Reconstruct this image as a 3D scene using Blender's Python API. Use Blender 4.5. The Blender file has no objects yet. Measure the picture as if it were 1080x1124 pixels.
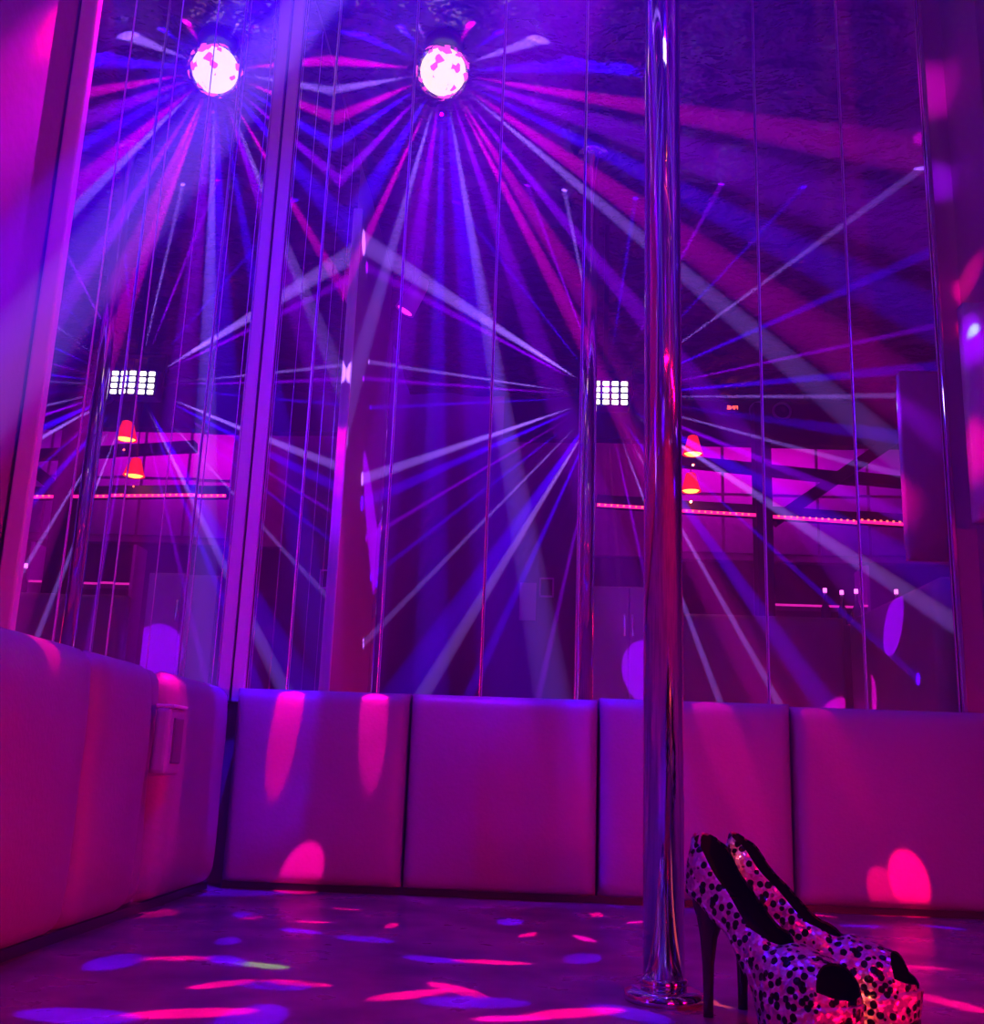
import bpy, bmesh, math, random
from mathutils import Vector, Matrix, noise

S = bpy.context.scene
COL = S.collection

# ------------------------------------------------------------------ camera
CAM_H = 0.233
YAW, PITCH, ROLL, FPX = -0.0443, 0.236, 0.0366, 1180.8
cy, sy, cp, sp = math.cos(YAW), math.sin(YAW), math.cos(PITCH), math.sin(PITCH)
fw = Vector((sy * cp, cy * cp, sp)); rt = Vector((cy, -sy, 0)); up = rt.cross(fw)
r2 = math.cos(ROLL) * rt + math.sin(ROLL) * up
u2 = -math.sin(ROLL) * rt + math.cos(ROLL) * up
cam_d = bpy.data.cameras.new('camera')
cam = bpy.data.objects.new('camera', cam_d); COL.objects.link(cam)
M = Matrix((r2, u2, -fw)).transposed().to_4x4(); M.translation = Vector((0, 0, CAM_H))
cam.matrix_world = M
cam_d.sensor_fit = 'HORIZONTAL'; cam_d.sensor_width = 36; cam_d.lens = 36 * FPX / 1080; cam_d.clip_start = .01
S.camera = cam

S.view_settings.view_transform = 'Standard'; S.view_settings.look = 'None'
S.view_settings.gamma = 1; S.view_settings.use_curve_mapping = False
S.view_settings.exposure = 0.0
cyc = S.cycles
cyc.max_bounces = 9; cyc.glossy_bounces = 7; cyc.diffuse_bounces = 2; cyc.transmission_bounces = 4
cyc.volume_bounces = 0; cyc.transparent_max_bounces = 6
cyc.use_denoising = True
cyc.sample_clamp_indirect = 4.0

# ------------------------------------------------------------------ world: dark club air full of thin smoke
W = bpy.data.worlds.new('club_air'); S.world = W; W.use_nodes = True
nt = W.node_tree; nt.nodes.clear()
wo = nt.nodes.new('ShaderNodeOutputWorld'); bg = nt.nodes.new('ShaderNodeBackground')
bg.inputs['Color'].default_value = (0, 0, 0, 1)
vs = nt.nodes.new('ShaderNodeVolumeScatter')
vs.inputs['Density'].default_value = 0.055; vs.inputs['Anisotropy'].default_value = 0.0
# the smoke hangs in the upper air: thin below 0.3 m, full above 0.4 m
wg = nt.nodes.new('ShaderNodeNewGeometry'); wx = nt.nodes.new('ShaderNodeSeparateXYZ'); wm = nt.nodes.new('ShaderNodeMapRange')
wm.inputs['From Min'].default_value = .28; wm.inputs['From Max'].default_value = .42; wm.inputs['To Min'].default_value = .004; wm.inputs['To Max'].default_value = .055
nt.links.new(wg.outputs['Position'], wx.inputs[0]); nt.links.new(wx.outputs['Z'], wm.inputs['Value']); nt.links.new(wm.outputs[0], vs.inputs['Density'])
cyc.volume_step_rate = 1.0; cyc.volume_max_steps = 128; W.cycles.volume_step_size = .12
nt.links.new(bg.outputs[0], wo.inputs['Surface']); nt.links.new(vs.outputs[0], wo.inputs['Volume'])

# ------------------------------------------------------------------ key positions (metres, stage floor z = 0)
WX, WY = -0.614, 2.19          # mirrored left wall, mirrored back wall
BALL = Vector((-0.2945, 1.7835, 2.105))
LAMP = Vector((0.226, 0.788, 1.528))
CEIL = 2.2

def light(name, kind, loc, aim, col, P, **kw):
    l = bpy.data.lights.new(name, kind); l.color = col; l.energy = P
    for k, v in kw.items(): setattr(l, k, v)
    o = bpy.data.objects.new(name, l); COL.objects.link(o); o.location = loc
    o.rotation_euler = (Vector(aim) - Vector(loc)).to_track_quat('-Z', 'Y').to_euler()
    return o

def beam(src, d, deg, col, P, off=.09, blend=.25):
    p = Vector(src) + d.normalized() * off
    return light('beam', 'SPOT', p, p + d, col, P, spot_size=math.radians(deg), spot_blend=blend, shadow_soft_size=.003)

def star(src, spec, gain, wide=1.0, off=.105):
    """narrow beams fanned round a fixture: (angle in the plane facing the mirror image, swing, width, colour, power)"""
    img = Vector((src[0], 2 * WY - src[1], src[2] - CAM_H)); v = img.normalized()
    e1 = v.cross(Vector((0, 0, 1))).normalized(); e2 = e1.cross(v)
    for a, t, deg, col, P in spec:
        a, t = math.radians(a), math.radians(t)
        d = -v * math.cos(t) + math.sin(t) * (math.cos(a) * e1 + math.sin(a) * e2)
        deg *= wide
        beam(src, Vector((d.x, -d.y, d.z)), deg, col, P * gain * min(3.2, 4.0 / deg), off=off)

BL, VI, MG, WH, RD, PK, GN, OR = (.04, .0, 1), (.28, .0, 1), (1, 0.0, .8), (.34, .13, 1), (1, .0, .10), (1, .0, .30), (.4, 1, .2), (1, .16, .01)
K = 3000
# the small LED effect lamp: thin blue-white fingers
star(LAMP, [
    (148, 84, 5.0, WH, 1.3*K), (152, 88, 2.5, VI, K), (172, 92, 1.4, WH, K), (176, 84, 1.6, VI, K), (183, 95, 1.5, BL, K),
    (199, 84, 3.2, WH, 1.3*K), (204, 84, 3.5, BL, 1.2*K), (211, 90, 1.3, VI, K), (218, 96, 1.3, BL, K), (226, 88, 1.4, WH, .7*K),
    (236, 74, 6.5, BL, 1.0*K), (239, 76, 3.0, WH, .8*K), (246, 86, 2.4, BL, K), (258, 96, 1.5, VI, .7*K),
    (283, 100, 1.6, VI, .7*K), (291, 92, 1.5, WH, K), (300, 90, 1.5, WH, K), (306, 74, 4.2, BL, .9*K), (318, 92, 1.3, BL, K),
    (327, 80, 3.2, WH, 1.1*K), (331, 76, 6.5, BL, K), (338, 76, 3.0, VI, K), (345, 92, 1.6, WH, .8*K), (352, 78, 3.5, BL, K),
    (0, 88, 1.5, WH, .8*K), (5, 80, 2.6, BL, K), (12, 95, 1.3, VI, K), (24, 84, 2.2, BL, K), (36, 88, 1.5, WH, .8*K),
    (47, 94, 1.2, BL, K), (62, 90, 1.5, VI, K), (82, 100, 1.6, BL, .8*K), (102, 92, 1.6, WH, .8*K), (111, 90, 1.5, VI, K),
    (128, 96, 1.4, BL, K)], 4.3)
# the crystal ball: wider blue and magenta fans
star(BALL, [
    (22, 100, 7, WH, .6*K), (62, 95, 12, MG, .45*K), (92, 95, 10, MG, .5*K), (124, 98, 5, WH, .8*K), (140, 100, 8, BL, .8*K),
    (162, 104, 5, BL, .9*K), (179, 98, 5.5, MG, .55*K), (193, 100, 4.5, WH, .6*K), (206, 108, 6, MG, .4*K), (216, 100, 5, BL, K),
    (228, 106, 4, VI, .8*K), (240, 112, 7, BL, .8*K), (247, 98, 2.6, MG, .6*K), (256, 96, 3, WH, .55*K), (264, 108, 5, VI, .7*K),
    (272, 102, 3, BL, K), (281, 96, 7, BL, 1.0*K), (284, 98, 3, WH, .7*K), (294, 110, 4, VI, .7*K), (303, 96, 3, MG, .7*K),
    (308, 100, 4.5, MG, .4*K), (315, 98, 3, VI, K), (326, 97, 2.6, WH, .8*K), (331, 102, 5, MG, .5*K), (339, 98, 4, BL, K),
    (347, 106, 6, VI, .6*K), (355, 100, 4, MG, .5*K), (7, 104, 7, BL, .7*K), (37, 102, 5, BL, .7*K), (76, 106, 5, BL, .8*K)], 4.4, 1.4, .080)
# patches of coloured light thrown from the ball on to the sofa and the floor
PATCH = [
    (-0.482, 1.33, 0, 2.55, BL, 0.3*K), (-0.36, 1.375, 0, 1.87, BL, 0.3*K), (-0.225, 1.581, 0, 2.04, BL, 0.3*K), (-0.271, 1.236, 0, 1.87, BL, 0.3*K),
    (-0.118, 1.444, 0, 1.87, BL, 0.3*K), (-0.053, 1.199, 0, 2.55, BL, 0.3*K), (-0.412, 1.059, 0, 2.55, BL, 0.3*K), (-0.256, 1.08, 0, 2.72, BL, 0.3*K),
    (-0.028, 1.82, 0, 1.87, BL, 0.3*K), (-0.398, 1.515, 0, 1.53, BL, 0.3*K), (-0.325, 1.63, 0, 1.7, BL, 0.3*K), (0.073, 1.501, 0, 2.04, BL, 0.3*K),
    (0.57, 1.952, 0, 1.7, BL, 0.3*K), (0.711, 1.984, 0, 1.53, BL, 0.3*K), (0.456, 1.656, 0, 1.7, BL, 0.3*K), (0.104, 1.18, 0, 2.12, BL, 0.3*K),
    (-0.448, 1.772, 0, 1.36, BL, 0.3*K), (-0.422, 1.371, 0, 2.04, PK, 0.3*K), (-0.325, 1.233, 0, 1.87, PK, 0.3*K), (-0.251, 1.256, 0, 1.87, PK, 0.3*K),
    (-0.425, 1.737, 0, 1.36, PK, 0.3*K), (-0.205, 1.724, 0, 1.36, PK, 0.3*K), (-0.043, 1.443, 0, 2.21, PK, 0.3*K), (-0.122, 1.221, 0, 2.38, PK, 0.3*K),
    (-0.077, 1.261, 0, 2.04, PK, 0.3*K), (-0.316, 1.091, 0, 2.72, PK, 0.3*K), (0.049, 1.169, 0, 2.55, PK, 0.3*K), (0.118, 1.959, 0, 1.53, PK, 0.3*K),
    (0.082, 1.678, 0, 1.53, MG, 0.3*K), (-0.331, 1.725, 0, 1.53, PK, 0.3*K), (0.002, 1.69, 0, 1.36, PK, 0.3*K), (-0.303, 1.891, 0, 1.19, PK, 0.3*K),
    (0.471, 1.315, 0, 2.21, PK, 0.3*K), (-0.014, 1.131, 0, 1.7, MG, 0.3*K), (0.521, 1.547, 0, 1.87, PK, 0.3*K), (0.181, 1.886, 0, 1.36, MG, 0.3*K),
    (0.527, 2.081, 0, 1.27, PK, 0.3*K), (-0.312, 1.349, 0, 1.5, GN, 0.12*K), (-0.426, 2.1, 0.029, 3.4, PK, 0.16*K), (0.696, 2.1, 0.066, 3.2, RD, 0.3*K),
    (0.646, 2.1, 0.05, 2.4, RD, 0.1*K), (-0.475, 2.1, 0.315, 2, RD, 0.34*K), (-0.307, 2.1, 0.329, 2, PK, 0.25*K), (0.355, 2.1, 0.326, 2.6, PK, 0.07*K),
    (0.009, 2.1, 0.331, 8, BL, 0.05*K), (0.183, 2.1, 0.269, 7, BL, 0.09*K), (0.553, 2.1, 0.333, 2, RD, 0.05*K), (-0.554, 2.1, 0.209, 9, BL, 0.14*K),
    (-0.106, 2.1, 0.142, 9, VI, 0.04*K), (-0.585, 1.741, 0.36, 2.5, PK, 0.12*K), (-0.585, 1.75, 0.167, 4, PK, 0.1*K), (-0.585, 1.267, 0.369, 2, RD, 0.1*K),
]
prng = random.Random(5)
for x, y, z, deg, col, P in PATCH:
    src = LAMP if (y == 2.1 and z < .1) else BALL      # the low patches on the sofa come from the lamp further out
    o = beam(src, Vector((x, y, z)) - src, deg * (1.35 if z == 0 else .7 if src is LAMP else 1), col, P * (1.6 if src is LAMP else 1), blend=.35)
    if z == 0:                                         # oblong patches lying at all angles on the floor
        o.rotation_mode = 'QUATERNION'
        q = (Vector((x, y, z)) - src).to_track_quat('-Z', 'Y')
        from mathutils import Quaternion
        o.rotation_quaternion = q @ Quaternion((0, 0, 1), prng.uniform(0, math.pi))
        o.scale = (1, .32 if col is PK or col is MG else .5, 1)
for f, x, y, z, deg, col, P in [
    ('B', -0.614, 1.154, 1.059, 8, MG, .06*K),
    ('B', -0.614, 1.128, 0.880, 9, VI, 0.05*K),
    ('B', -0.614, 1.186, 1.163, 3, RD, 0.1*K),
    ('L', 0.315, 1.10, .085, 1.5, OR, .35*K),
    ('L', 0.205, 1.20, .150, 2.0, OR, .10*K),
    ('B', 0.820, 1.99, .86, 4.0, PK, .12*K),
    ('B', 0.820, 1.98, 1.08, 4.0, VI, .12*K),
    ('L', 0.860, 2.19, 1.78, 7, MG, .05*K),
    ('L', 0.862, 2.19, 1.55, 5, VI, .07*K),
    ('L', 0.880, 2.1, 1.30, 3.5, PK, .10*K),
    ('L', 0.870, 2.1, 1.22, 2.2, RD, .18*K),
    ('L', 0.880, 1.95, 1.12, 2.2, BL, .12*K),
    ('L', 0.845, 2.0, 1.08, 1.3, GN, .08*K),
    ('L', 0.900, 1.95, .93, 3.0, RD, .12*K),
    ('L', 0.890, 2.1, .46, 2.2, RD, .14*K)]:
    src = BALL if f == 'B' else LAMP
    beam(src, Vector((x, y, z)) - src, deg, col, P, blend=1, off=.105)

# soft washes of the same fixtures, then area fills added out of view
light('ball_wash', 'SPOT', BALL + Vector((0, -.02, -.12)), (-.25, 1.9, 0), (.02, .0, 1), 46, spot_size=math.radians(110), spot_blend=1, shadow_soft_size=.004)
light('lamp_wash', 'SPOT', LAMP + Vector((0, .08, 0)), (.05, 2.1, .3), (.03, .0, 1), 38, spot_size=math.radians(120), spot_blend=1, shadow_soft_size=.004)
light('bench_red_fill', 'AREA', (.80, -.312, .30), (.85, 2.0, .1), (1, .0, .06), 3.8, spread=math.radians(70), shape='RECTANGLE', size=1.0, size_y=.015)  # red fill added low behind the camera
light('side_red_fill', 'AREA', (1.34, .45, .34), (-.6, 1.1, .1), (1, .0, .03), 14, spread=math.radians(100), shape='RECTANGLE', size=.6, size_y=.015)  # red fill added low at the right, reddens the left sofa
light('club_fill', 'AREA', (.9, -2.0, 2.6), (.9, -3.5, 1.0), (1, .0, .45), 8, shape='RECTANGLE', size=2.5, size_y=.5)  # fill for the far room, added above the fascia and hidden by it
light('club_fill_down', 'AREA', (1.6, -1.9, 2.6), (1.6, -2.4, 0), (.7, .0, .9), 9, shape='RECTANGLE', size=2.5, size_y=.5)  # second hidden fill added for the far room, shining down
light('door_side_fill', 'AREA', (-1.0, -1.4, 2.9), (-.2, -3.4, 1), (.2, .0, 1), 12, shape='RECTANGLE', size=1.0, size_y=.4)  # overhead fill added for the dark door-side wall

# ------------------------------------------------------------------ materials
def mat(name, col, rough=.5, metal=0, emit=None, es=0, spec=None):
    m = bpy.data.materials.new(name); m.use_nodes = True; b = m.node_tree.nodes['Principled BSDF']
    b.inputs['Base Color'].default_value = (*col, 1); b.inputs['Roughness'].default_value = rough
    b.inputs['Metallic'].default_value = metal
    if emit: b.inputs['Emission Color'].default_value = (*emit, 1); b.inputs['Emission Strength'].default_value = es
    if spec is not None: b.inputs['Specular IOR Level'].default_value = spec
    return m

def noisy(m, scale, amount, bump=0, bscale=None, c2=None, rough=None):
    n = m.node_tree; b = n.nodes['Principled BSDF']
    tc = n.nodes.new('ShaderNodeTexCoord'); tx = n.nodes.new('ShaderNodeTexNoise'); tx.inputs['Scale'].default_value = scale
    tx.inputs['Detail'].default_value = 5
    n.links.new(tc.outputs['Object'], tx.inputs['Vector'])
    if c2:
        mx = n.nodes.new('ShaderNodeMix'); mx.data_type = 'RGBA'
        mx.inputs['A'].default_value = b.inputs['Base Color'].default_value; mx.inputs['B'].default_value = (*c2, 1)
        mr = n.nodes.new('ShaderNodeMapRange'); mr.inputs['From Min'].default_value = .4; mr.inputs['From Max'].default_value = .65; mr.inputs['To Max'].default_value = amount
        n.links.new(tx.outputs['Fac'], mr.inputs['Value']); n.links.new(mr.outputs[0], mx.inputs['Factor']); n.links.new(mx.outputs['Result'], b.inputs['Base Color'])
    if rough:
        mr = n.nodes.new('ShaderNodeMapRange'); mr.inputs['To Min'].default_value = rough[0]; mr.inputs['To Max'].default_value = rough[1]
        n.links.new(tx.outputs['Fac'], mr.inputs['Value']); n.links.new(mr.outputs[0], b.inputs['Roughness'])
    if bump:
        t2 = n.nodes.new('ShaderNodeTexNoise'); t2.inputs['Scale'].default_value = bscale or scale; t2.inputs['Detail'].default_value = 4
        n.links.new(tc.outputs['Object'], t2.inputs['Vector'])
        bp = n.nodes.new('ShaderNodeBump'); bp.inputs['Strength'].default_value = bump; bp.inputs['Distance'].default_value = .01
        n.links.new(t2.outputs['Fac'], bp.inputs['Height']); n.links.new(bp.outputs[0], b.inputs['Normal'])
    return m

m_mirror = mat('mirror_glass', (.93, .92, .95), 0.0, 1)
m_edge = mat('mirror_bevel', (.9, .9, .95), .38, .6)
m_leather = noisy(mat('pale_leather', (.31, .28, .29), .42), 6, .25, .10, 160, c2=(.27, .24, .25))
m_plaster = noisy(mat('painted_wall', (.26, .20, .22), .6), 3, .4, .12, 60, c2=(.18, .14, .16))
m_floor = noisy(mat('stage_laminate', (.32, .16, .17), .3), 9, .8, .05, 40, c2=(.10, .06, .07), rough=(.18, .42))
m_white = mat('white_plastic', (.75, .75, .78), .3)
m_black = mat('black_metal', (.015, .015, .018), .35)
m_dark = mat('dark_timber', (.03, .025, .035), .5)
m_chrome = mat('chrome', (.82, .82, .85), .06, 1)
m_foil = noisy(mat('stretch_foil', (.20, .16, .26), .22, .5), 3, .6, 1.0, 5, c2=(.05, .04, .09))
m_foil.node_tree.nodes['Bump'].inputs['Distance'].default_value = .15
m_led = mat('red_led_strip', (.3, .01, .05), .4, 0, (1, .01, .22), 2.2)
m_bead = mat('red_led_bead', (.5, .05, .02), .4, 0, (1, .12, .08), 3)
m_hot = mat('white_led', (1, .95, .8), .3, 0, (1, .93, .72), 5)
m_core = mat('ball_bulb', (1, .95, .8), .3, 0, (1, .93, .52), 1.7)
m_shade = mat('red_glass_shade', (.5, .02, .01), .25, 0, (1, .01, .01), 1.3)
m_bulb = mat('orange_bulb', (1, .5, .1), .3, 0, (1, .42, .05), 4)
m_digit = mat('red_digits', (.3, 0, 0), .4, 0, (1, .08, .04), 5)
m_far = noisy(mat('club_wall', (.35, .2, .35), .5), 2, .6, c2=(.2, .08, .2))
m_lav = mat('pale_cabinet', (.6, .52, .66), .5)
m_tile = mat('mirror_tile', (.6, .5, .7), .35, 1)
m_glass = mat('bottle_glass', (.5, .45, .6), .08, 0); m_glass.node_tree.nodes['Principled BSDF'].inputs['Transmission Weight'].default_value = .6
m_cap_glow = mat('pink_cap_glow', (1, .3, .8), .3, 0, (1,.12,.8), 4)

for m_ in (m_led, m_bead, m_hot, m_core, m_shade, m_bulb, m_digit, m_cap_glow): m_.cycles.emission_sampling = 'NONE'

# ------------------------------------------------------------------ helpers
def link(name, me, m, parent=None, smooth=False):
    if m is not None: me.materials.append(m)
    if smooth:
        for p in me.polygons: p.use_smooth = True
    o = bpy.data.objects.new(name, me); COL.objects.link(o)
    if parent: o.parent = parent
    return o
def fin(name, bm, m, parent=None, smooth=False):
    bmesh.ops.recalc_face_normals(bm, faces=bm.faces)
    me = bpy.data.meshes.new(name); bm.to_mesh(me); bm.free(); return link(name, me, m, parent, smooth)
def addbox(bm, a, b, bev=0, seg=2):
    r = bmesh.ops.create_cube(bm, size=1); vs_ = r['verts']
    for v in vs_:
        v.co = Vector([a[i] + (v.co[i] + .5) * (b[i] - a[i]) for i in range(3)])
    if bev:
        es = list({e for v in vs_ for e in v.link_edges})
        bmesh.ops.bevel(bm, geom=es, offset=bev, segments=seg, affect='EDGES', profile=.5)
def box(name, a, b, m, parent=None, bev=0, seg=2):
    bm = bmesh.new(); addbox(bm, a, b, bev, seg); return fin(name, bm, m, parent)
def lathe(bm, prof, n=32, mtx=None):
    rings = []
    for r, z in prof:
        rings.append([bm.verts.new((r * math.cos(2 * math.pi * k / n), r * math.sin(2 * math.pi * k / n), z)) for k in range(n)])
    for a, b in zip(rings, rings[1:]):
        for k in range(n): bm.faces.new((a[k], a[(k + 1) % n], b[(k + 1) % n], b[k]))
    if prof[0][0] > 1e-5: bm.faces.new(rings[0][::-1])
    if prof[-1][0] > 1e-5: bm.faces.new(rings[-1])
    if mtx is not None: bmesh.ops.transform(bm, matrix=mtx, verts=[v for r in rings for v in r])
def turned(name, prof, m, parent=None, n=32, mtx=None):
    bm = bmesh.new(); lathe(bm, prof, n, mtx); o = fin(name, bm, m, parent, True); return o
def empty(name, loc=(0, 0, 0)):
    o = bpy.data.objects.new(name, None); COL.objects.link(o); o.location = loc; return o
def tag(o, label, cat, group=None):
    o['label'] = label; o['category'] = cat
    if group: o['group'] = group
    return o
def struct(o, label=None):
    o['kind'] = 'structure'
    if label: o['label'] = label
    return o
def bar(bm, p, q, w, h=None):
    h = h or w; p, q = Vector(p), Vector(q); d = q - p
    r = bmesh.ops.create_cube(bm, size=1)['verts']
    mt = Matrix.Translation((p + q) / 2) @ d.to_track_quat('Z', 'Y').to_matrix().to_4x4() @ Matrix.Diagonal((w, h, d.length, 1))
    bmesh.ops.transform(bm, matrix=mt, verts=r)

def pad(name, o, U, V, N, lu, lv, t, r=.02, bulge=.012, m=None, parent=None, seed=0, nu=40, nv=34, wr=.002):
    """upholstered block: corner o, sides U*lu and V*lv, thickness t along N, soft rounded edges, slight puff"""
    o, U, V, N = Vector(o), Vector(U), Vector(V), Vector(N)
    bm = bmesh.new()
    sm = lambda k, n: .5 - .5 * math.cos(math.pi * k / n) * (1 if True else 0)
    def co(k, n, L):
        s = k / n; s = s + .55 * (sm(k, n) - s); return s * L
    g = []
    for i in range(nu + 1):
        row = []
        for j in range(nv + 1):
            u, v = co(i, nu, lu), co(j, nv, lv)
            dx = max(0, r - min(u, lu - u)); dy = max(0, r - min(v, lv - v))
            drop = r - math.sqrt(max(0, r * r - dx * dx - dy * dy))
            f = (1 - (2 * u / lu - 1) ** 4) * (1 - (2 * v / lv - 1) ** 4)
            pt = o + U * u + V * v
            w = wr * noise.noise(pt * 7 + Vector((seed, 0, 0))) * f * 3
            row.append(bm.verts.new(pt + N * (t - drop + bulge * f + w)))
        g.append(row)
    for i in range(nu):
        for j in range(nv): bm.faces.new((g[i][j], g[i + 1][j], g[i + 1][j + 1], g[i][j + 1]))
    ring = [g[i][0] for i in range(nu)] + [g[nu][j] for j in range(nv)] + [g[i][nv] for i in range(nu, 0, -1)] + [g[0][j] for j in range(nv, 0, -1)]
    back = []
    for v in ring:
        d = (v.co - o).dot(N); back.append(bm.verts.new(v.co - N * d))
    for k in range(len(ring)):
        k2 = (k + 1) % len(ring); bm.faces.new((ring[k], back[k], back[k2], ring[k2]))
    bm.faces.new(back)
    return fin(name, bm, m or m_leather, parent, True)

X, Y, Z = Vector((1, 0, 0)), Vector((0, 1, 0)), Vector((0, 0, 1))

# ------------------------------------------------------------------ the room
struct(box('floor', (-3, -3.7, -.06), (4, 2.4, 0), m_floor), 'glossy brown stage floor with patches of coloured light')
struct(box('wall_back', (WX - .3, WY + .012, 0), (1.3, WY + .15, CEIL + .02), m_plaster))
struct(box('wall_left', (WX - .15, .31, 0), (WX - .012, WY + .012, CEIL + .02), m_plaster))
struct(box('wall_right', (.905, 2.02, 0), (1.3, WY + .012, CEIL + .02), m_plaster))
struct(box('wall_far', (-3, -3.72, 0), (4, -3.6, 3.2), m_far))
struct(box('wall_club_right', (3.9, -3.6, 0), (4, 2.3, 3.2), m_far))
struct(box('wall_club_left', (-3, -3.6, 0), (-2.9, 2.3, 3.2), m_far))
struct(box('ceiling_club', (-3, -3.72, 3.2), (4, 2.4, 3.3), m_dark))
# stretched crumpled ceiling over the stage
bm = bmesh.new(); n = 70; g = []
for i in range(n + 1):
    row = []
    for j in range(n + 1):
        x, y = WX - .1 + 2.6 * i / n, -1.15 + 3.4 * j / n
        zz = CEIL + .012 + .02 * noise.noise(Vector((x * 5, y * 5, 1))) + .01 * noise.noise(Vector((x * 12, y * 12, 4)))
        row.append(bm.verts.new((x, y, zz)))
    g.append(row)
for i in range(n):
    for j in range(n): bm.faces.new((g[i][j], g[i][j + 1], g[i + 1][j + 1], g[i + 1][j]))
ceil = fin('ceiling', bm, m_foil, None, True)
ceil.modifiers.new('thick', 'SOLIDIFY').thickness = .03; ceil.modifiers['thick'].offset = 1
struct(ceil, 'dark crumpled stretch ceiling')

# ------------------------------------------------------------------ mirror panels
random.seed(11)
def mirror(a, b, label, tilt=(0, 0), cut=None):
    bm = bmesh.new(); c = [(a[i] + b[i]) / 2 for i in range(3)]
    addbox(bm, [a[i] - c[i] for i in range(3)], [b[i] - c[i] for i in range(3)], .0024, 2)
    me = bpy.data.meshes.new('mirror_panel'); bmesh.ops.recalc_face_normals(bm, faces=bm.faces); bm.to_mesh(me); bm.free()
    me.materials.append(m_mirror); me.materials.append(m_edge)
    for p in me.polygons: p.material_index = 0 if p.area > .05 else 1
    o = bpy.data.objects.new('mirror_panel', me); COL.objects.link(o); o.location = c
    o.rotation_euler = (tilt[0] if abs(b[1] - a[1]) < .1 else 0, tilt[0] if abs(b[0] - a[0]) < .1 else 0, tilt[1])
    return o
bx = [WX + .030, -.50, -.315, -.107, .085, .277, .469, .661, .845]
blab = ['mirror panel on the back wall, first one right of the corner strips',
        'mirror panel on the back wall, second one from the corner strips',
        'mirror panel on the back wall holding the brightest ball reflection, left half of it',
        'wide blue-lit mirror panel on the back wall, fourth from the corner, showing the small square frame',
        'mirror panel on the back wall where the chrome pole is reflected',
        'mirror panel on the back wall directly behind the chrome pole',
        'mirror panel on the back wall showing the diagonal brace and the opposite bench',
        'last mirror panel on the back wall, beside the right wall']
blab = ['back wall mirror panel next to the white corner strips',
        'back wall mirror panel, second from the corner, dark with fine vertical reflections',
        'back wall mirror panel, third from the corner, with the right-hand glowing ball over it',
        'back wall mirror panel, fourth from the corner, showing the small square frame',
        'back wall mirror panel left of the pole, with the thin pole reflection in it',
        'back wall mirror panel right behind the chrome pole',
        'back wall mirror panel between two pink seams, just right of the pole and one over',
        'back wall mirror panel at its far right end, against the padded right wall']
for k in range(8):
    tag(mirror((bx[k] + .0006, WY, .345), (bx[k + 1] - .0006, WY + .006, 2.16), '', (random.uniform(-.0008, .0008), random.uniform(-.0010, .0010))),
        blab[k], 'mirror', 'mirror panels on the back wall')
lyy = [1.222, 1.352, 1.526, 1.693, 1.879, 2.05, 2.188]
llab = ['left wall mirror panel nearest the camera, narrow, along the bright edge trim',
        'left wall mirror panel, second from the bright edge trim, with the red lamp reflections',
        'left wall mirror panel, third from the bright edge trim',
        'left wall mirror panel, fourth from the edge trim, over the socket box',
        'left wall mirror panel, narrow one next but one to the corner',
        'left wall mirror panel touching the corner']
for k in range(6):
    tag(mirror((WX - .006, lyy[k] + .0006, .345), (WX, lyy[k + 1] - .0006, 2.16), '', (random.uniform(-.0006, .0006), random.uniform(-.0010, .0010))),
        llab[k], 'mirror', 'mirror panels on the left wall')
# trims: corner strip, near edge strip, right edge strip, low rail under the mirrors
struct(box('trim_1', (WX + .0025, WY - .006, .35), (WX + .028, WY + .006, CEIL - .01), m_white, bev=.002), 'white plastic strip in the mirror corner')
struct(box('trim_2', (WX - .008, 1.204, .3), (WX + .015, 1.220, 2.0), m_white, bev=.003), 'white plastic strip standing along the near edge of the left mirrors')
struct(box('trim_3', (.846, WY - .008, .36), (.856, WY + .008, CEIL - .01), m_chrome, bev=.002), 'thin metal strip at the right end of the mirrors')
struct(box('trim_4', (WX - .012, .285, 0), (WX + .006, .312, 2.0), m_chrome, bev=.004), 'metal corner bead of the left wall')

# ------------------------------------------------------------------ upholstered sofa back round the stage
G = 'padded sofa back sections'
BX = [-.583, -.239, .127, .495, .875]
BLB = ['padded sofa back section in the corner, pale leather lit violet and pink',
       'padded sofa back section with the square pole-side view, second from the corner',
       'padded sofa back section standing right behind the chrome pole',
       'padded sofa back section at the far right, with the red light square']
BLB = ['back sofa section beside the inside corner, with a pink wedge of light',
       'back sofa section in the middle, evenly purple, second from the inside corner',
       'back sofa section partly hidden by the chrome pole',
       'back sofa section above the shoes, red toned, furthest from the corner']
for k in range(4):
    o = pad('sofa_back_panel', (BX[k] + .002, WY + .008, .012), X, Z, -Y, BX[k + 1] - BX[k] - .004, .362 + (.004 if k == 2 else 0), WY + .008 - 2.1 - .006, r=.022, bulge=.010, seed=k * 3.1)
    tag(o, BLB[k], 'sofa section', G)
LY = [.72, 1.431, 1.66, 1.742, 2.088]
LLB = ['left sofa section nearest the camera, crimson lit, with rounded top',
       'left sofa section with deep seam, before the narrow socket strip',
       'narrow padded strip of the left sofa carrying the socket box',
       'left sofa section against the inside corner, purple lit']
for k in range(4):
    thick = (-.583 - WX + .010) - (.012 if k == 2 else 0)
    o = pad('sofa_side_panel', (WX - .012, LY[k] + .0045, .012), Y, Z, X, LY[k + 1] - LY[k] - .009, .362, thick, r=.03, bulge=[.032, .016, .0, .012][k], seed=10 + k * 2.3)
    tag(o, LLB[k], 'sofa section', G)
struct(box('baseboard_back', (-.58, 2.125, 0), (.87, 2.2, .014), m_black)); struct(box('baseboard_left', (-.62, .72, 0), (-.60, 2.1, .014), m_black))

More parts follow.
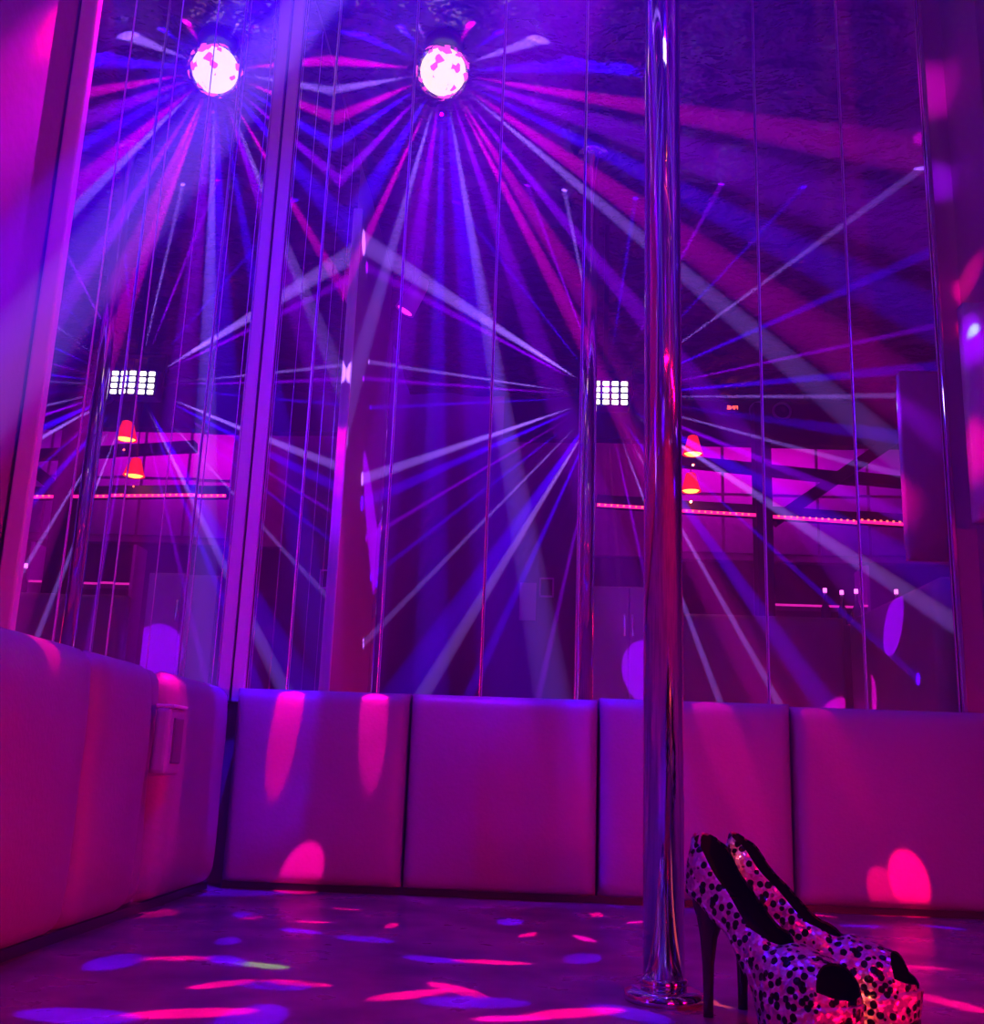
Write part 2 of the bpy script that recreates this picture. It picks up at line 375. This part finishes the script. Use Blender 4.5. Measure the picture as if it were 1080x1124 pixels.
# socket box on the narrow strip
sb = tag(empty('socket_box', (-.584, 1.705, .26)), 'small grey double socket box fixed on the narrow strip of the left sofa', 'socket box')
bm = bmesh.new(); addbox(bm, (0, -.036, -.052), (.026, .036, .052), .008, 3); fin('housing', bm, mat('grey_plastic', (.5, .48, .52), .35), sb)
bm = bmesh.new(); addbox(bm, (.024, -.020, -.034), (.0285, .024, .036), .002, 2); fin('cover', bm, mat('dark_plastic', (.12, .1, .14), .3), sb)
bm = bmesh.new(); addbox(bm, (.0, -.034, .050), (.030, .034, .056), .002, 2); fin('lip', bm, m_white, sb)

# padded wall cushion on the right wall
tag(pad('wall_cushion', (.822, 2.02, .72), X, Z, -Y, .34, .44, .07, r=.04, bulge=.008, seed=5), 'rounded leather cushion fixed on the right wall beside the mirrors', 'wall cushion')

# ------------------------------------------------------------------ dance pole
pole = tag(empty('dance_pole', (.148, 1.25, 0)), 'tall shiny chrome pole standing on a round base on the stage', 'dance pole')
turned('tube', [(.0225, .012), (.0225, CEIL - .01)], m_chrome, pole, 64)
turned('base_flange', [(.0, .0), (.042, .0), (.043, .003), (.042, .010), (.034, .013), (.0, .013)], m_chrome, pole, 64)
turned('collar', [(.0232, .012), (.0255, .013), (.0255, .022), (.0232, .024), (.0226, .024)], m_chrome, pole, 48)
turned('ceiling_flange', [(.0, CEIL - .018), (.05, CEIL - .016), (.052, CEIL - .004), (.0, CEIL - .002)], m_chrome, pole, 48)

# ------------------------------------------------------------------ shoes
def leopard():
    m = mat('sequin_leopard', (.55, .36, .5), .28, .75); n = m.node_tree; b = n.nodes['Principled BSDF']
    tc = n.nodes.new('ShaderNodeTexCoord')
    v1 = n.nodes.new('ShaderNodeTexVoronoi'); v1.inputs['Scale'].default_value = 120; v1.inputs['Randomness'].default_value = .85
    v2 = n.nodes.new('ShaderNodeTexVoronoi'); v2.inputs['Scale'].default_value = 330
    nz = n.nodes.new('ShaderNodeTexNoise'); nz.inputs['Scale'].default_value = 160
    ad = n.nodes.new('ShaderNodeMath'); ad.operation = 'MULTIPLY_ADD'; ad.inputs[1].default_value = .35
    cr = n.nodes.new('ShaderNodeValToRGB'); e = cr.color_ramp.elements
    e[0].position = .58; e[0].color = (.004, .003, .004, 1); e[1].position = .64; e[1].color = (.60, .42, .56, 1)
    for t in (v1, v2, nz): n.links.new(tc.outputs['Object'], t.inputs['Vector'])
    n.links.new(nz.outputs['Fac'], ad.inputs[0]); n.links.new(v1.outputs['Distance'], ad.inputs[2])
    n.links.new(ad.outputs[0], cr.inputs[0]); n.links.new(cr.outputs[0], b.inputs['Base Color'])
    geo = n.nodes.new('ShaderNodeNewGeometry')
    s1 = n.nodes.new('ShaderNodeVectorMath'); s1.operation = 'SUBTRACT'; s1.inputs[1].default_value = (.5, .5, .5)
    s2 = n.nodes.new('ShaderNodeVectorMath'); s2.operation = 'SCALE'; s2.inputs['Scale'].default_value = .8
    s3 = n.nodes.new('ShaderNodeVectorMath'); s3.operation = 'ADD'; s4 = n.nodes.new('ShaderNodeVectorMath'); s4.operation = 'NORMALIZE'
    n.links.new(v2.outputs['Color'], s1.inputs[0]); n.links.new(s1.outputs[0], s2.inputs[0]); n.links.new(s2.outputs[0], s3.inputs[0])
    n.links.new(geo.outputs['Normal'], s3.inputs[1]); n.links.new(s3.outputs[0], s4.inputs[0]); n.links.new(s4.outputs[0], b.inputs['Normal'])
    return m
m_leo = leopard()
m_lin = mat('black_lining', (.004, .004, .005), .9, spec=.1)
m_heel = mat('black_heel', (.006, .006, .007), .25)
def interp(tab, u):
    for (a, x), (b, y) in zip(tab, tab[1:]):
        if u <= b:
            t = (u - a) / (b - a); t = t * t * (3 - 2 * t) * .5 + t * .5; return x + (y - x) * t
    return tab[-1][1]
SL = .195
T_Z = [(0, .126), (.12, .121), (.3, .098), (.5, .064), (.64, .042), (.8, .038), (1, .042)]
T_W = [(0, .005), (.02, .016), (.06, .024), (.14, .027), (.34, .025), (.5, .030), (.68, .040), (.82, .040), (.92, .033), (.97, .022), (1, .006)]
T_H = [(0, .052), (.1, .046), (.22, .036), (.36, .029), (.5, .030), (.6, .038), (.68, .045), (.8, .042), (.9, .034), (1, .012)]
T_T = [(0, 62), (.45, 62), (.52, 64), (.58, 72), (.64, 84), (.66, 90), (1, 90)]
T_K = [(0, .007), (.4, .008), (.5, .014), (.6, .036), (.66, .040), (.9, .036), (1, .026)]
def shoe(label, loc, rz, mirror_=1):
    root = tag(empty('high_heel_shoe', loc), label, 'shoe', 'pair of leopard heels'); root.rotation_euler = (0, 0, rz)
    us = sorted(set([round(k / 60, 4) for k in range(61)] + [.005, .01, .03, .99, .885, .889, .894, .905, .911, .922, .925]))
    def sec(u, s, th, inset=0):
        w = max(.001, interp(T_W, u) - inset); h = interp(T_H, u) - inset
        tm = math.radians(interp(T_T, u)); t = th * tm * (1 - .72 * min(1, max(0, (u - .885) / .04)) ** .7)
        hh = h / math.sin(tm)
        yy = w * (max(0, math.cos(t)) ** (.42 if u < .55 else .42 + .4 * min(1, (u - .55) / .12)))
        zz = interp(T_Z, u) + hh * math.sin(t) * 1.0
        lean = -.10 * (zz - interp(T_Z, u)) if u < .1 else 0
        # the counter at the back curves over the heel
        xx = u * SL + inset * (1 if u < .02 else 0) + (.12 * (1 - u / .25) * (1 - math.cos(th * 1.6)) * .06 if u < .25 else 0)
        return Vector((xx, s * yy * mirror_, zz))
    NT = 14
    for nm, inset, mm in (('upper', 0, m_leo), ('lining', .0022, m_lin)):
        bm = bmesh.new()
        for s in (-1, 1):
            g = [[bm.verts.new(sec(u, s, j / NT, inset)) for j in range(NT + 1)] for u in us]
            for i in range(len(us) - 1):
                for j in range(NT):
                    bm.faces.new((g[i][j], g[i + 1][j], g[i + 1][j + 1], g[i][j + 1]))
        bmesh.ops.remove_doubles(bm, verts=bm.verts, dist=.0006)
        bm.verts.ensure_lookup_table()
        o = fin(nm, bm, mm, root, True)
    # insole
    bm = bmesh.new(); g = [[bm.verts.new((u * SL, s * max(.001, interp(T_W, u) - .002) * mirror_, interp(T_Z, u) + .001)) for s in (-1, -.5, 0, .5, 1)] for u in us]
    for i in range(len(us) - 1):
        for j in range(4): bm.faces.new((g[i][j], g[i + 1][j], g[i + 1][j + 1], g[i][j + 1]))
    fin('insole', bm, m_lin, root, True)
    # covered platform and arch
    bm = bmesh.new(); g = []
    for u in us:
        w = interp(T_W, u); zt = interp(T_Z, u); k = interp(T_K, u); zb = max(.0035 + (.010 * max(0, (u - .86) / .14) ** 1.5), zt - k)
        ring = []
        for (a, c) in ((1, 1), (1.03, .8), (1.02, .45), (.97, .15), (.9, 0), (.45, 0), (0, 0), (-.45, 0), (-.9, 0), (-.97, .15), (-1.02, .45), (-1.03, .8), (-1, 1), (-.5, 1), (0, 1), (.5, 1)):
            ring.append(bm.verts.new((u * SL + (.004 * c if u > .97 else 0), a * w * mirror_, zb + (zt - zb) * c)))
        g.append(ring)
    for a, b in zip(g, g[1:]):
        for k in range(16): bm.faces.new((a[k], a[(k + 1) % 16], b[(k + 1) % 16], b[k]))
    bm.faces.new(g[0]); bm.faces.new(g[-1][::-1])
    fin('platform', bm, m_leo, root, True)
    # outsole
    bm = bmesh.new(); g = []
    for u in [k / 20 * .42 + .58 for k in range(21)]:
        w = interp(T_W, u) * .93; z0 = .010 * max(0, (u - .86) / .14) ** 1.5 + .02 * max(0, (.62 - u) / .05)
        g.append([bm.verts.new((u * SL, q * w, z)) for q, z in ((1, z0), (1, z0 + .0045), (-1, z0 + .0045), (-1, z0))])
    for a, b in zip(g, g[1:]):
        for k in range(4): bm.faces.new((a[k], a[(k + 1) % 4], b[(k + 1) % 4], b[k]))
    bm.faces.new(g[0]); bm.faces.new(g[-1][::-1])
    fin('outsole', bm, m_heel, root)
    # stiletto heel: lofted, curved forward
    bm = bmesh.new(); g = []
    for z, x0, x1, w in ((0, .013, .023, .0052), (.006, .013, .023, .005), (.02, .013, .0235, .0048), (.05, .012, .025, .0055), (.075, .010, .029, .008), (.095, .007, .037, .013), (.106, .004, .046, .018), (.117, .003, .052, .020)):
        cx, rx = (x0 + x1) / 2, (x1 - x0) / 2
        g.append([bm.verts.new((cx + rx * math.cos(a), w * math.sin(a), z)) for a in [2 * math.pi * k / 20 for k in range(20)]])
    for a, b in zip(g, g[1:]):
        for k in range(20): bm.faces.new((a[k], a[(k + 1) % 20], b[(k + 1) % 20], b[k]))
    bm.faces.new(g[0][::-1]); bm.faces.new(g[-1])
    fin('heel', bm, m_heel, root, True)
    return root
shoe('front leopard sequin platform heel next to the pole, its dark opening showing', (.174, 1.195, 0), math.radians(-54))
shoe('leopard sequin platform heel behind the other one, toe pointing right', (.212, 1.235, 0), math.radians(-31), -1)

# ------------------------------------------------------------------ ball light and grid lamp (seen in the mirrors)
ball = tag(empty('disco_ball', BALL), 'glowing crystal ball light under the ceiling, blown out white with pink facets', 'disco ball')
bm = bmesh.new(); bmesh.ops.create_icosphere(bm, subdivisions=4, radius=.063); fin('bulb', bm, m_core, ball, True)
m_crys = bpy.data.materials.new('pink_crystal'); m_crys.use_nodes = True; n_ = m_crys.node_tree; n_.nodes.clear()
oo = n_.nodes.new('ShaderNodeOutputMaterial'); tr_ = n_.nodes.new('ShaderNodeBsdfTransparent'); tr_.inputs[0].default_value = (1, .85, .9, 1)
em = n_.nodes.new('ShaderNodeEmission'); em.inputs[0].default_value = (1, .08, .6, 1); em.inputs[1].default_value = 1.6
gl = n_.nodes.new('ShaderNodeBsdfGlossy'); gl.inputs['Roughness'].default_value = .05
m1 = n_.nodes.new('ShaderNodeMixShader'); m1.inputs[0].default_value = .3; m2 = n_.nodes.new('ShaderNodeMixShader')
vo = n_.nodes.new('ShaderNodeTexVoronoi'); vo.inputs['Scale'].default_value = 60
tcc = n_.nodes.new('ShaderNodeTexCoord'); gt = n_.nodes.new('ShaderNodeMath'); gt.operation = 'GREATER_THAN'; gt.inputs[1].default_value = .85
sx = n_.nodes.new('ShaderNodeSeparateColor')
n_.links.new(tcc.outputs['Object'], vo.inputs['Vector']); n_.links.new(vo.outputs['Color'], sx.inputs[0]); n_.links.new(sx.outputs[0], gt.inputs[0])
n_.links.new(tr_.outputs[0], m1.inputs[1]); n_.links.new(gl.outputs[0], m1.inputs[2])
n_.links.new(gt.outputs[0], m2.inputs[0]); n_.links.new(m1.outputs[0], m2.inputs[1]); n_.links.new(em.outputs[0], m2.inputs[2]); n_.links.new(m2.outputs[0], oo.inputs[0])
bm = bmesh.new(); bmesh.ops.create_icosphere(bm, subdivisions=3, radius=.076); fin('crystal_dome', bm, m_crys, ball)
turned('mount', [(0, .07), (.045, .07), (.055, .08), (.055, .097), (0, .097)], m_black, ball, 32)

lamp = tag(empty('grid_lamp', LAMP), 'small black effect lamp with a grid of white square LEDs', 'stage lamp')
bm = bmesh.new(); addbox(bm, (-.085, -.045, -.048), (.085, .030, .048), .008, 3); fin('housing', bm, m_black, lamp)
for i in range(5):
    for j in range(4):
        xx = -.064 + .032 * i; zz = -.0345 + .023 * j
        bm = bmesh.new(); addbox(bm, (xx - .0110, .028, zz - .0078), (xx + .0110, .034, zz + .0078), .002, 1); fin('led_lens', bm, m_hot, lamp)
bm = bmesh.new(); bar(bm, (-.095, -.01, 0), (-.095, -.01, .12), .006, .02); bar(bm, (.095, -.01, 0), (.095, -.01, .12), .006, .02); bar(bm, (-.098, -.01, .12), (.098, -.01, .12), .02, .006)
bar(bm, (0, -.01, .12), (0, -.01, CEIL - LAMP.z - .01), .016); fin('bracket', bm, m_black, lamp)

# tilted spot near the left wall
sp_ = tag(empty('spotlight', (-.50, .60, 1.97)), 'small pink glowing spotlight tilted down under the ceiling by the left wall', 'spotlight')
mt = Matrix.Rotation(math.radians(28), 4, 'Y') @ Matrix.Rotation(math.radians(180), 4, 'X')
turned('can', [(.0, -.09), (.02, -.09), (.03, -.06), (.04, .06), (.036, .06), (.0, .04)], mat('pink_can', (.6, .2, .5), .3), sp_, 24, mt)
turned('lens', [(.0, .055), (.034, .056), (.0, .066)], mat('pink_lens', (1, .1, .7), .3, 0, (1, .02, .6), 2.5), sp_, 24, mt)
bm = bmesh.new(); bar(bm, (0, 0, .05), (0, 0, CEIL - 1.98), .01); fin('stem', bm, m_black, sp_)

# ------------------------------------------------------------------ opposite side of the booth (seen in the mirrors)
o = pad('opposite_bench', (.63, -.44, .012), X, Z, Y, .72, .93, .10, r=.03, bulge=.01, seed=31); tag(o, 'padded bench back opposite the mirrors, purple leather', 'bench')
o = pad('side_bench', (1.47, -.36, .012), Y, Z, -X, 1.0, .93, .10, r=.03, bulge=.01, seed=33); tag(o, 'padded side bench along the open right side of the booth', 'bench')
for a, b, lb in (((.28, -.334, .292), (1.32, -.316, .308), 'added red fill strip along the front of the opposite bench'), ((1.342, .12, .332), (1.358, .78, .348), 'added red fill strip along the side bench')):
    tag(box('light_strip', a, b, m_led), lb, 'light strip')  # glowing strips added to go with the red fill lights
cab = tag(empty('cabinet', (.43, -.55, 0)), 'pale violet cabinet left of the opposite bench', 'cabinet')
bm = bmesh.new(); addbox(bm, (-.17, -.2, 0), (.17, 0, 1.08), .004); fin('body', bm, m_lav, cab)
for a in (-.165, .002):
    d = bm = bmesh.new(); addbox(bm, (a, 0, .55), (a + .163, .012, 1.07), .003); d = fin('door', bm, m_lav, cab)
    bm = bmesh.new(); addbox(bm, (a + (.14 if a < -.1 else .01), .012, .85), (a + (.15 if a < -.1 else .02), .022, .95), .002); fin('handle', bm, m_chrome, d)
tag(box('pillar', (1.02, -.66, 0), (1.10, -.56, 2.0), m_dark), 'dark narrow pillar behind the opposite bench', 'pillar')
tag(box('pillar', (.19, -.80, 0), (.27, -.70, CEIL), m_lav), 'pale pillar beside the violet cabinet', 'pillar')
# canopy beam with red LED strip
led = tag(empty('led_beam', (0, -.62, 1.47)), 'dark beam carrying a strip of small red LEDs', 'light strip')
bm = bmesh.new(); bar(bm, (.28, -.62, 1.50), (1.02, -.62, 1.475), .06, .055); bar(bm, (1.10, -.62, 1.47), (2.0, -.62, 1.43), .06, .055)
be = fin('beam', bm, m_dark); be.parent = led; be.matrix_parent_inverse = Matrix.Translation(led.location).inverted()
bm = bmesh.new(); bar(bm, (.28, -.585, 1.475), (1.02, -.585, 1.450), .008, .014); bar(bm, (1.10, -.585, 1.445), (2.0, -.585, 1.405), .008, .014)
be = fin('light_strip', bm, m_led); be.parent = led; be.matrix_parent_inverse = Matrix.Translation(led.location).inverted()
bm = bmesh.new()
for k in range(60):
    x_ = .29 + k * .029; z_ = 1.4755 - (x_ - .28) * .034
    if 1.0 < x_ < 1.11: continue
    mt = Matrix.Translation((x_, -.580, z_)); bmesh.ops.create_cube(bm, size=.008, matrix=mt)
be = fin('led_beads', bm, m_bead); be.parent = led; be.matrix_parent_inverse = Matrix.Translation(led.location).inverted(); be['kind'] = 'stuff'
# braces, fascia, display
def timber(name, p, q, w, label, cat):
    bm = bmesh.new(); bar(bm, p, q, w, w * .8); tag(fin(name, bm, m_dark), label, cat)
timber('cross_brace', (1.20, -1.00, 1.52), (2.0, -1.00, 2.10), .07, 'dark diagonal timber brace crossing the rail above the opposite bench', 'brace')
timber('cross_rail', (.62, -1.08, 1.86), (2.1, -1.08, 1.74), .065, 'dark horizontal timber rail above the red LED strip', 'rail')
tag(box('fascia_board', (-.2, -1.22, 1.98), (2.4, -1.14, 2.26), m_dark), 'dark fascia board at the outer edge of the ceiling', 'fascia')
cl = tag(empty('display_clock', (1.02, -1.13, 2.17)), 'small dark display with glowing red characters on the fascia board', 'display')
bm = bmesh.new(); addbox(bm, (-.06, -.012, -.028), (.06, .006, .028), .003); fin('case', bm, m_black, cl)
tcu = bpy.data.curves.new('characters', 'FONT'); tcu.body = 'FINE'; tcu.size = .030; tcu.align_x = 'CENTER'; tcu.align_y = 'CENTER'; tcu.extrude = .0008
to = bpy.data.objects.new('characters', tcu); COL.objects.link(to); to.parent = cl; to.location = (0, .008, 0); to.rotation_euler = (math.pi / 2, 0, 0)
me_ = bpy.data.meshes.new_from_object(to); bpy.data.objects.remove(to)
to = link('characters', me_, m_digit, cl); to.location = (0, .008, 0); to.rotation_euler = (math.pi / 2, 0, math.pi)
for k, x_ in enumerate((1.16, 1.29)):
    mt = Matrix.Rotation(-math.pi / 2, 4, 'X')
    s = tag(empty('ceiling_speaker', (x_, -1.135, 2.16)), ['round black speaker on the fascia nearer the red display', 'round black speaker on the fascia further from the red display'][k], 'speaker', 'round speakers on the fascia')
    turned('rim', [(.040, .0), (.040, .012), (.050, .012), (.052, .0)], mat('speaker_rim', (.4, .3, .5), .3), s, 32, mt); turned('cone', [(.0, .0), (.01, .01), (.038, .004), (.04, 0)], m_black, s, 32, mt)
# red pendants
def pendant(loc, label):
    p = tag(empty('pendant_lamp', loc), label, 'pendant lamp', 'red pendant lamps')
    turned('shade', [(.012, .09), (.022, .085), (.040, .02), (.048, .0), (.044, .0), (.036, .02), (.018, .08)], m_shade, p, 24)
    turned('bulb', [(0, -.004), (.030, -.002), (.040, .006), (.0, .010)], m_bulb, p, 20)
    bm = bmesh.new(); bar(bm, (0, 0, .088), (0, 0, CEIL - loc[2] - .02), .004); fin('cord', bm, m_black, p)
    light('pendant_glow', 'POINT', (loc[0], loc[1], loc[2] - .05), (0, 0, 0), (1, .06, .02), .3, shadow_soft_size=.004)
pendant((.690, -.32, 1.66), 'red glass pendant lamp with glowing orange rim, upper of the two')
pendant((.705, -.50, 1.535), 'red glass pendant lamp with glowing orange rim, lower of the two')
# far side of the club
struct(box('wall_partition', (.25, -3.0, 0), (3.4, -2.9, 1.15), m_far))
for k in range(7):
    for j in range(2):
        x_ = .95 + k * .33; z_ = 1.75 + j * .42
        tag(box('wall_mirror_tile', (x_, -2.905, z_), (x_ + .31, -2.895, z_ + .40), m_tile), 'square mirror tile high on the far club wall', 'mirror tile', 'mirror tiles on the far wall')
struct(box('wall_tiled', (.25, -3.0, 1.7), (3.4, -2.91, 3.1), m_far))
sh = tag(empty('bar_shelf', (1.75, -2.5, 0)), 'bar shelf with two pink glowing shelf edges', 'bar shelf')
for z_ in (1.22, 1.34):
    bm = bmesh.new(); addbox(bm, (-.3, -.2, z_ - .01), (.35, .0, z_)); b_ = fin('shelf', bm, m_lav, sh)
    bm = bmesh.new(); addbox(bm, (-.3, .0, z_ - .012), (.35, .006, z_ + .002)); fin('glow_edge', bm, mat('pink_edge', (.6, .1, .4), .4, 0, (1, .02, .5), .9), b_)
bm = bmesh.new(); addbox(bm, (-.32, -.2, 0), (-.3, .0, 1.6)); addbox(bm, (.35, -.2, 0), (.37, 0, 1.6)); fin('frame', bm, m_lav, sh)
tag(box('bar_counter', (1.2, -1.5, 0), (2.9, -1.1, 1.02), m_far, bev=.006), 'bar counter behind the opposite bench', 'counter')
for k, (x_, y_) in enumerate(((1.50, -1.2), (1.60, -1.25), (1.66, -1.2), (1.86, -1.22))):
    b_ = tag(empty('bottle', (x_, y_, 1.02)), ['slim bottle on the bar, first from the shelf side', 'slim bottle on the bar, second from the shelf side', 'slim bottle on the bar, third from the shelf side', 'slim bottle on the bar standing apart from the others'][k], 'bottle', 'slim bottles on the bar')
    turned('glass', [(0, 0), (.022, 0), (.024, .005), (.024, .09), (.009, .13), (.008, .18), (0, .18)], m_glass, b_, 20)
    turned('cap', [(0, .178), (.010, .178), (.010, .20), (0, .20)], m_cap_glow, b_, 12)  # cap given a glow to make the small bright dots
wl = tag(empty('wall_lamp', (2.25, -.9, 1.30)), 'small orange wall lamp with a slim metal stand by the bar', 'lamp')
turned('shade', [(0, 0), (.03, 0), (.022, .035), (0, .035)], m_bulb, wl, 20)
bm = bmesh.new(); bar(bm, (.05, 0, -.28), (.05, 0, .05), .01); bar(bm, (0, 0, .03), (.05, 0, .03), .008); fin('stand', bm, m_chrome, wl)
# dark doorway side with the small frame
fr = tag(empty('picture_frame', (.062, -2.11, 1.335)), 'small square pale frame hanging on the dark wall', 'frame')
bm = bmesh.new()
for a, b in (((-.045, 0, -.06), (-.035, .012, .06)), ((.035, 0, -.06), (.045, .012, .06)), ((-.045, 0, .05), (.045, .012, .06)), ((-.045, 0, -.06), (.045, .012, -.05))): addbox(bm, a, b)
fin('border', bm, mat('frame_border', (.8, .5, .8), .4), fr)
bm = bmesh.new(); addbox(bm, (-.035, .0, -.05), (.035, .004, .05)); fin('sheet', bm, m_dark, fr)
struct(box('wall_door_side', (-1.6, -2.25, 0), (.35, -2.12, 3.2), noisy(mat('dark_blue_wall', (.12, .10, .2), .5), 3, .5, c2=(.06, .05, .1))))
tag(box('notice_board', (-.10, -2.118, 1.13), (.0, -2.10, 1.36), m_lav), 'narrow pale notice panel hanging left of the small frame', 'notice')
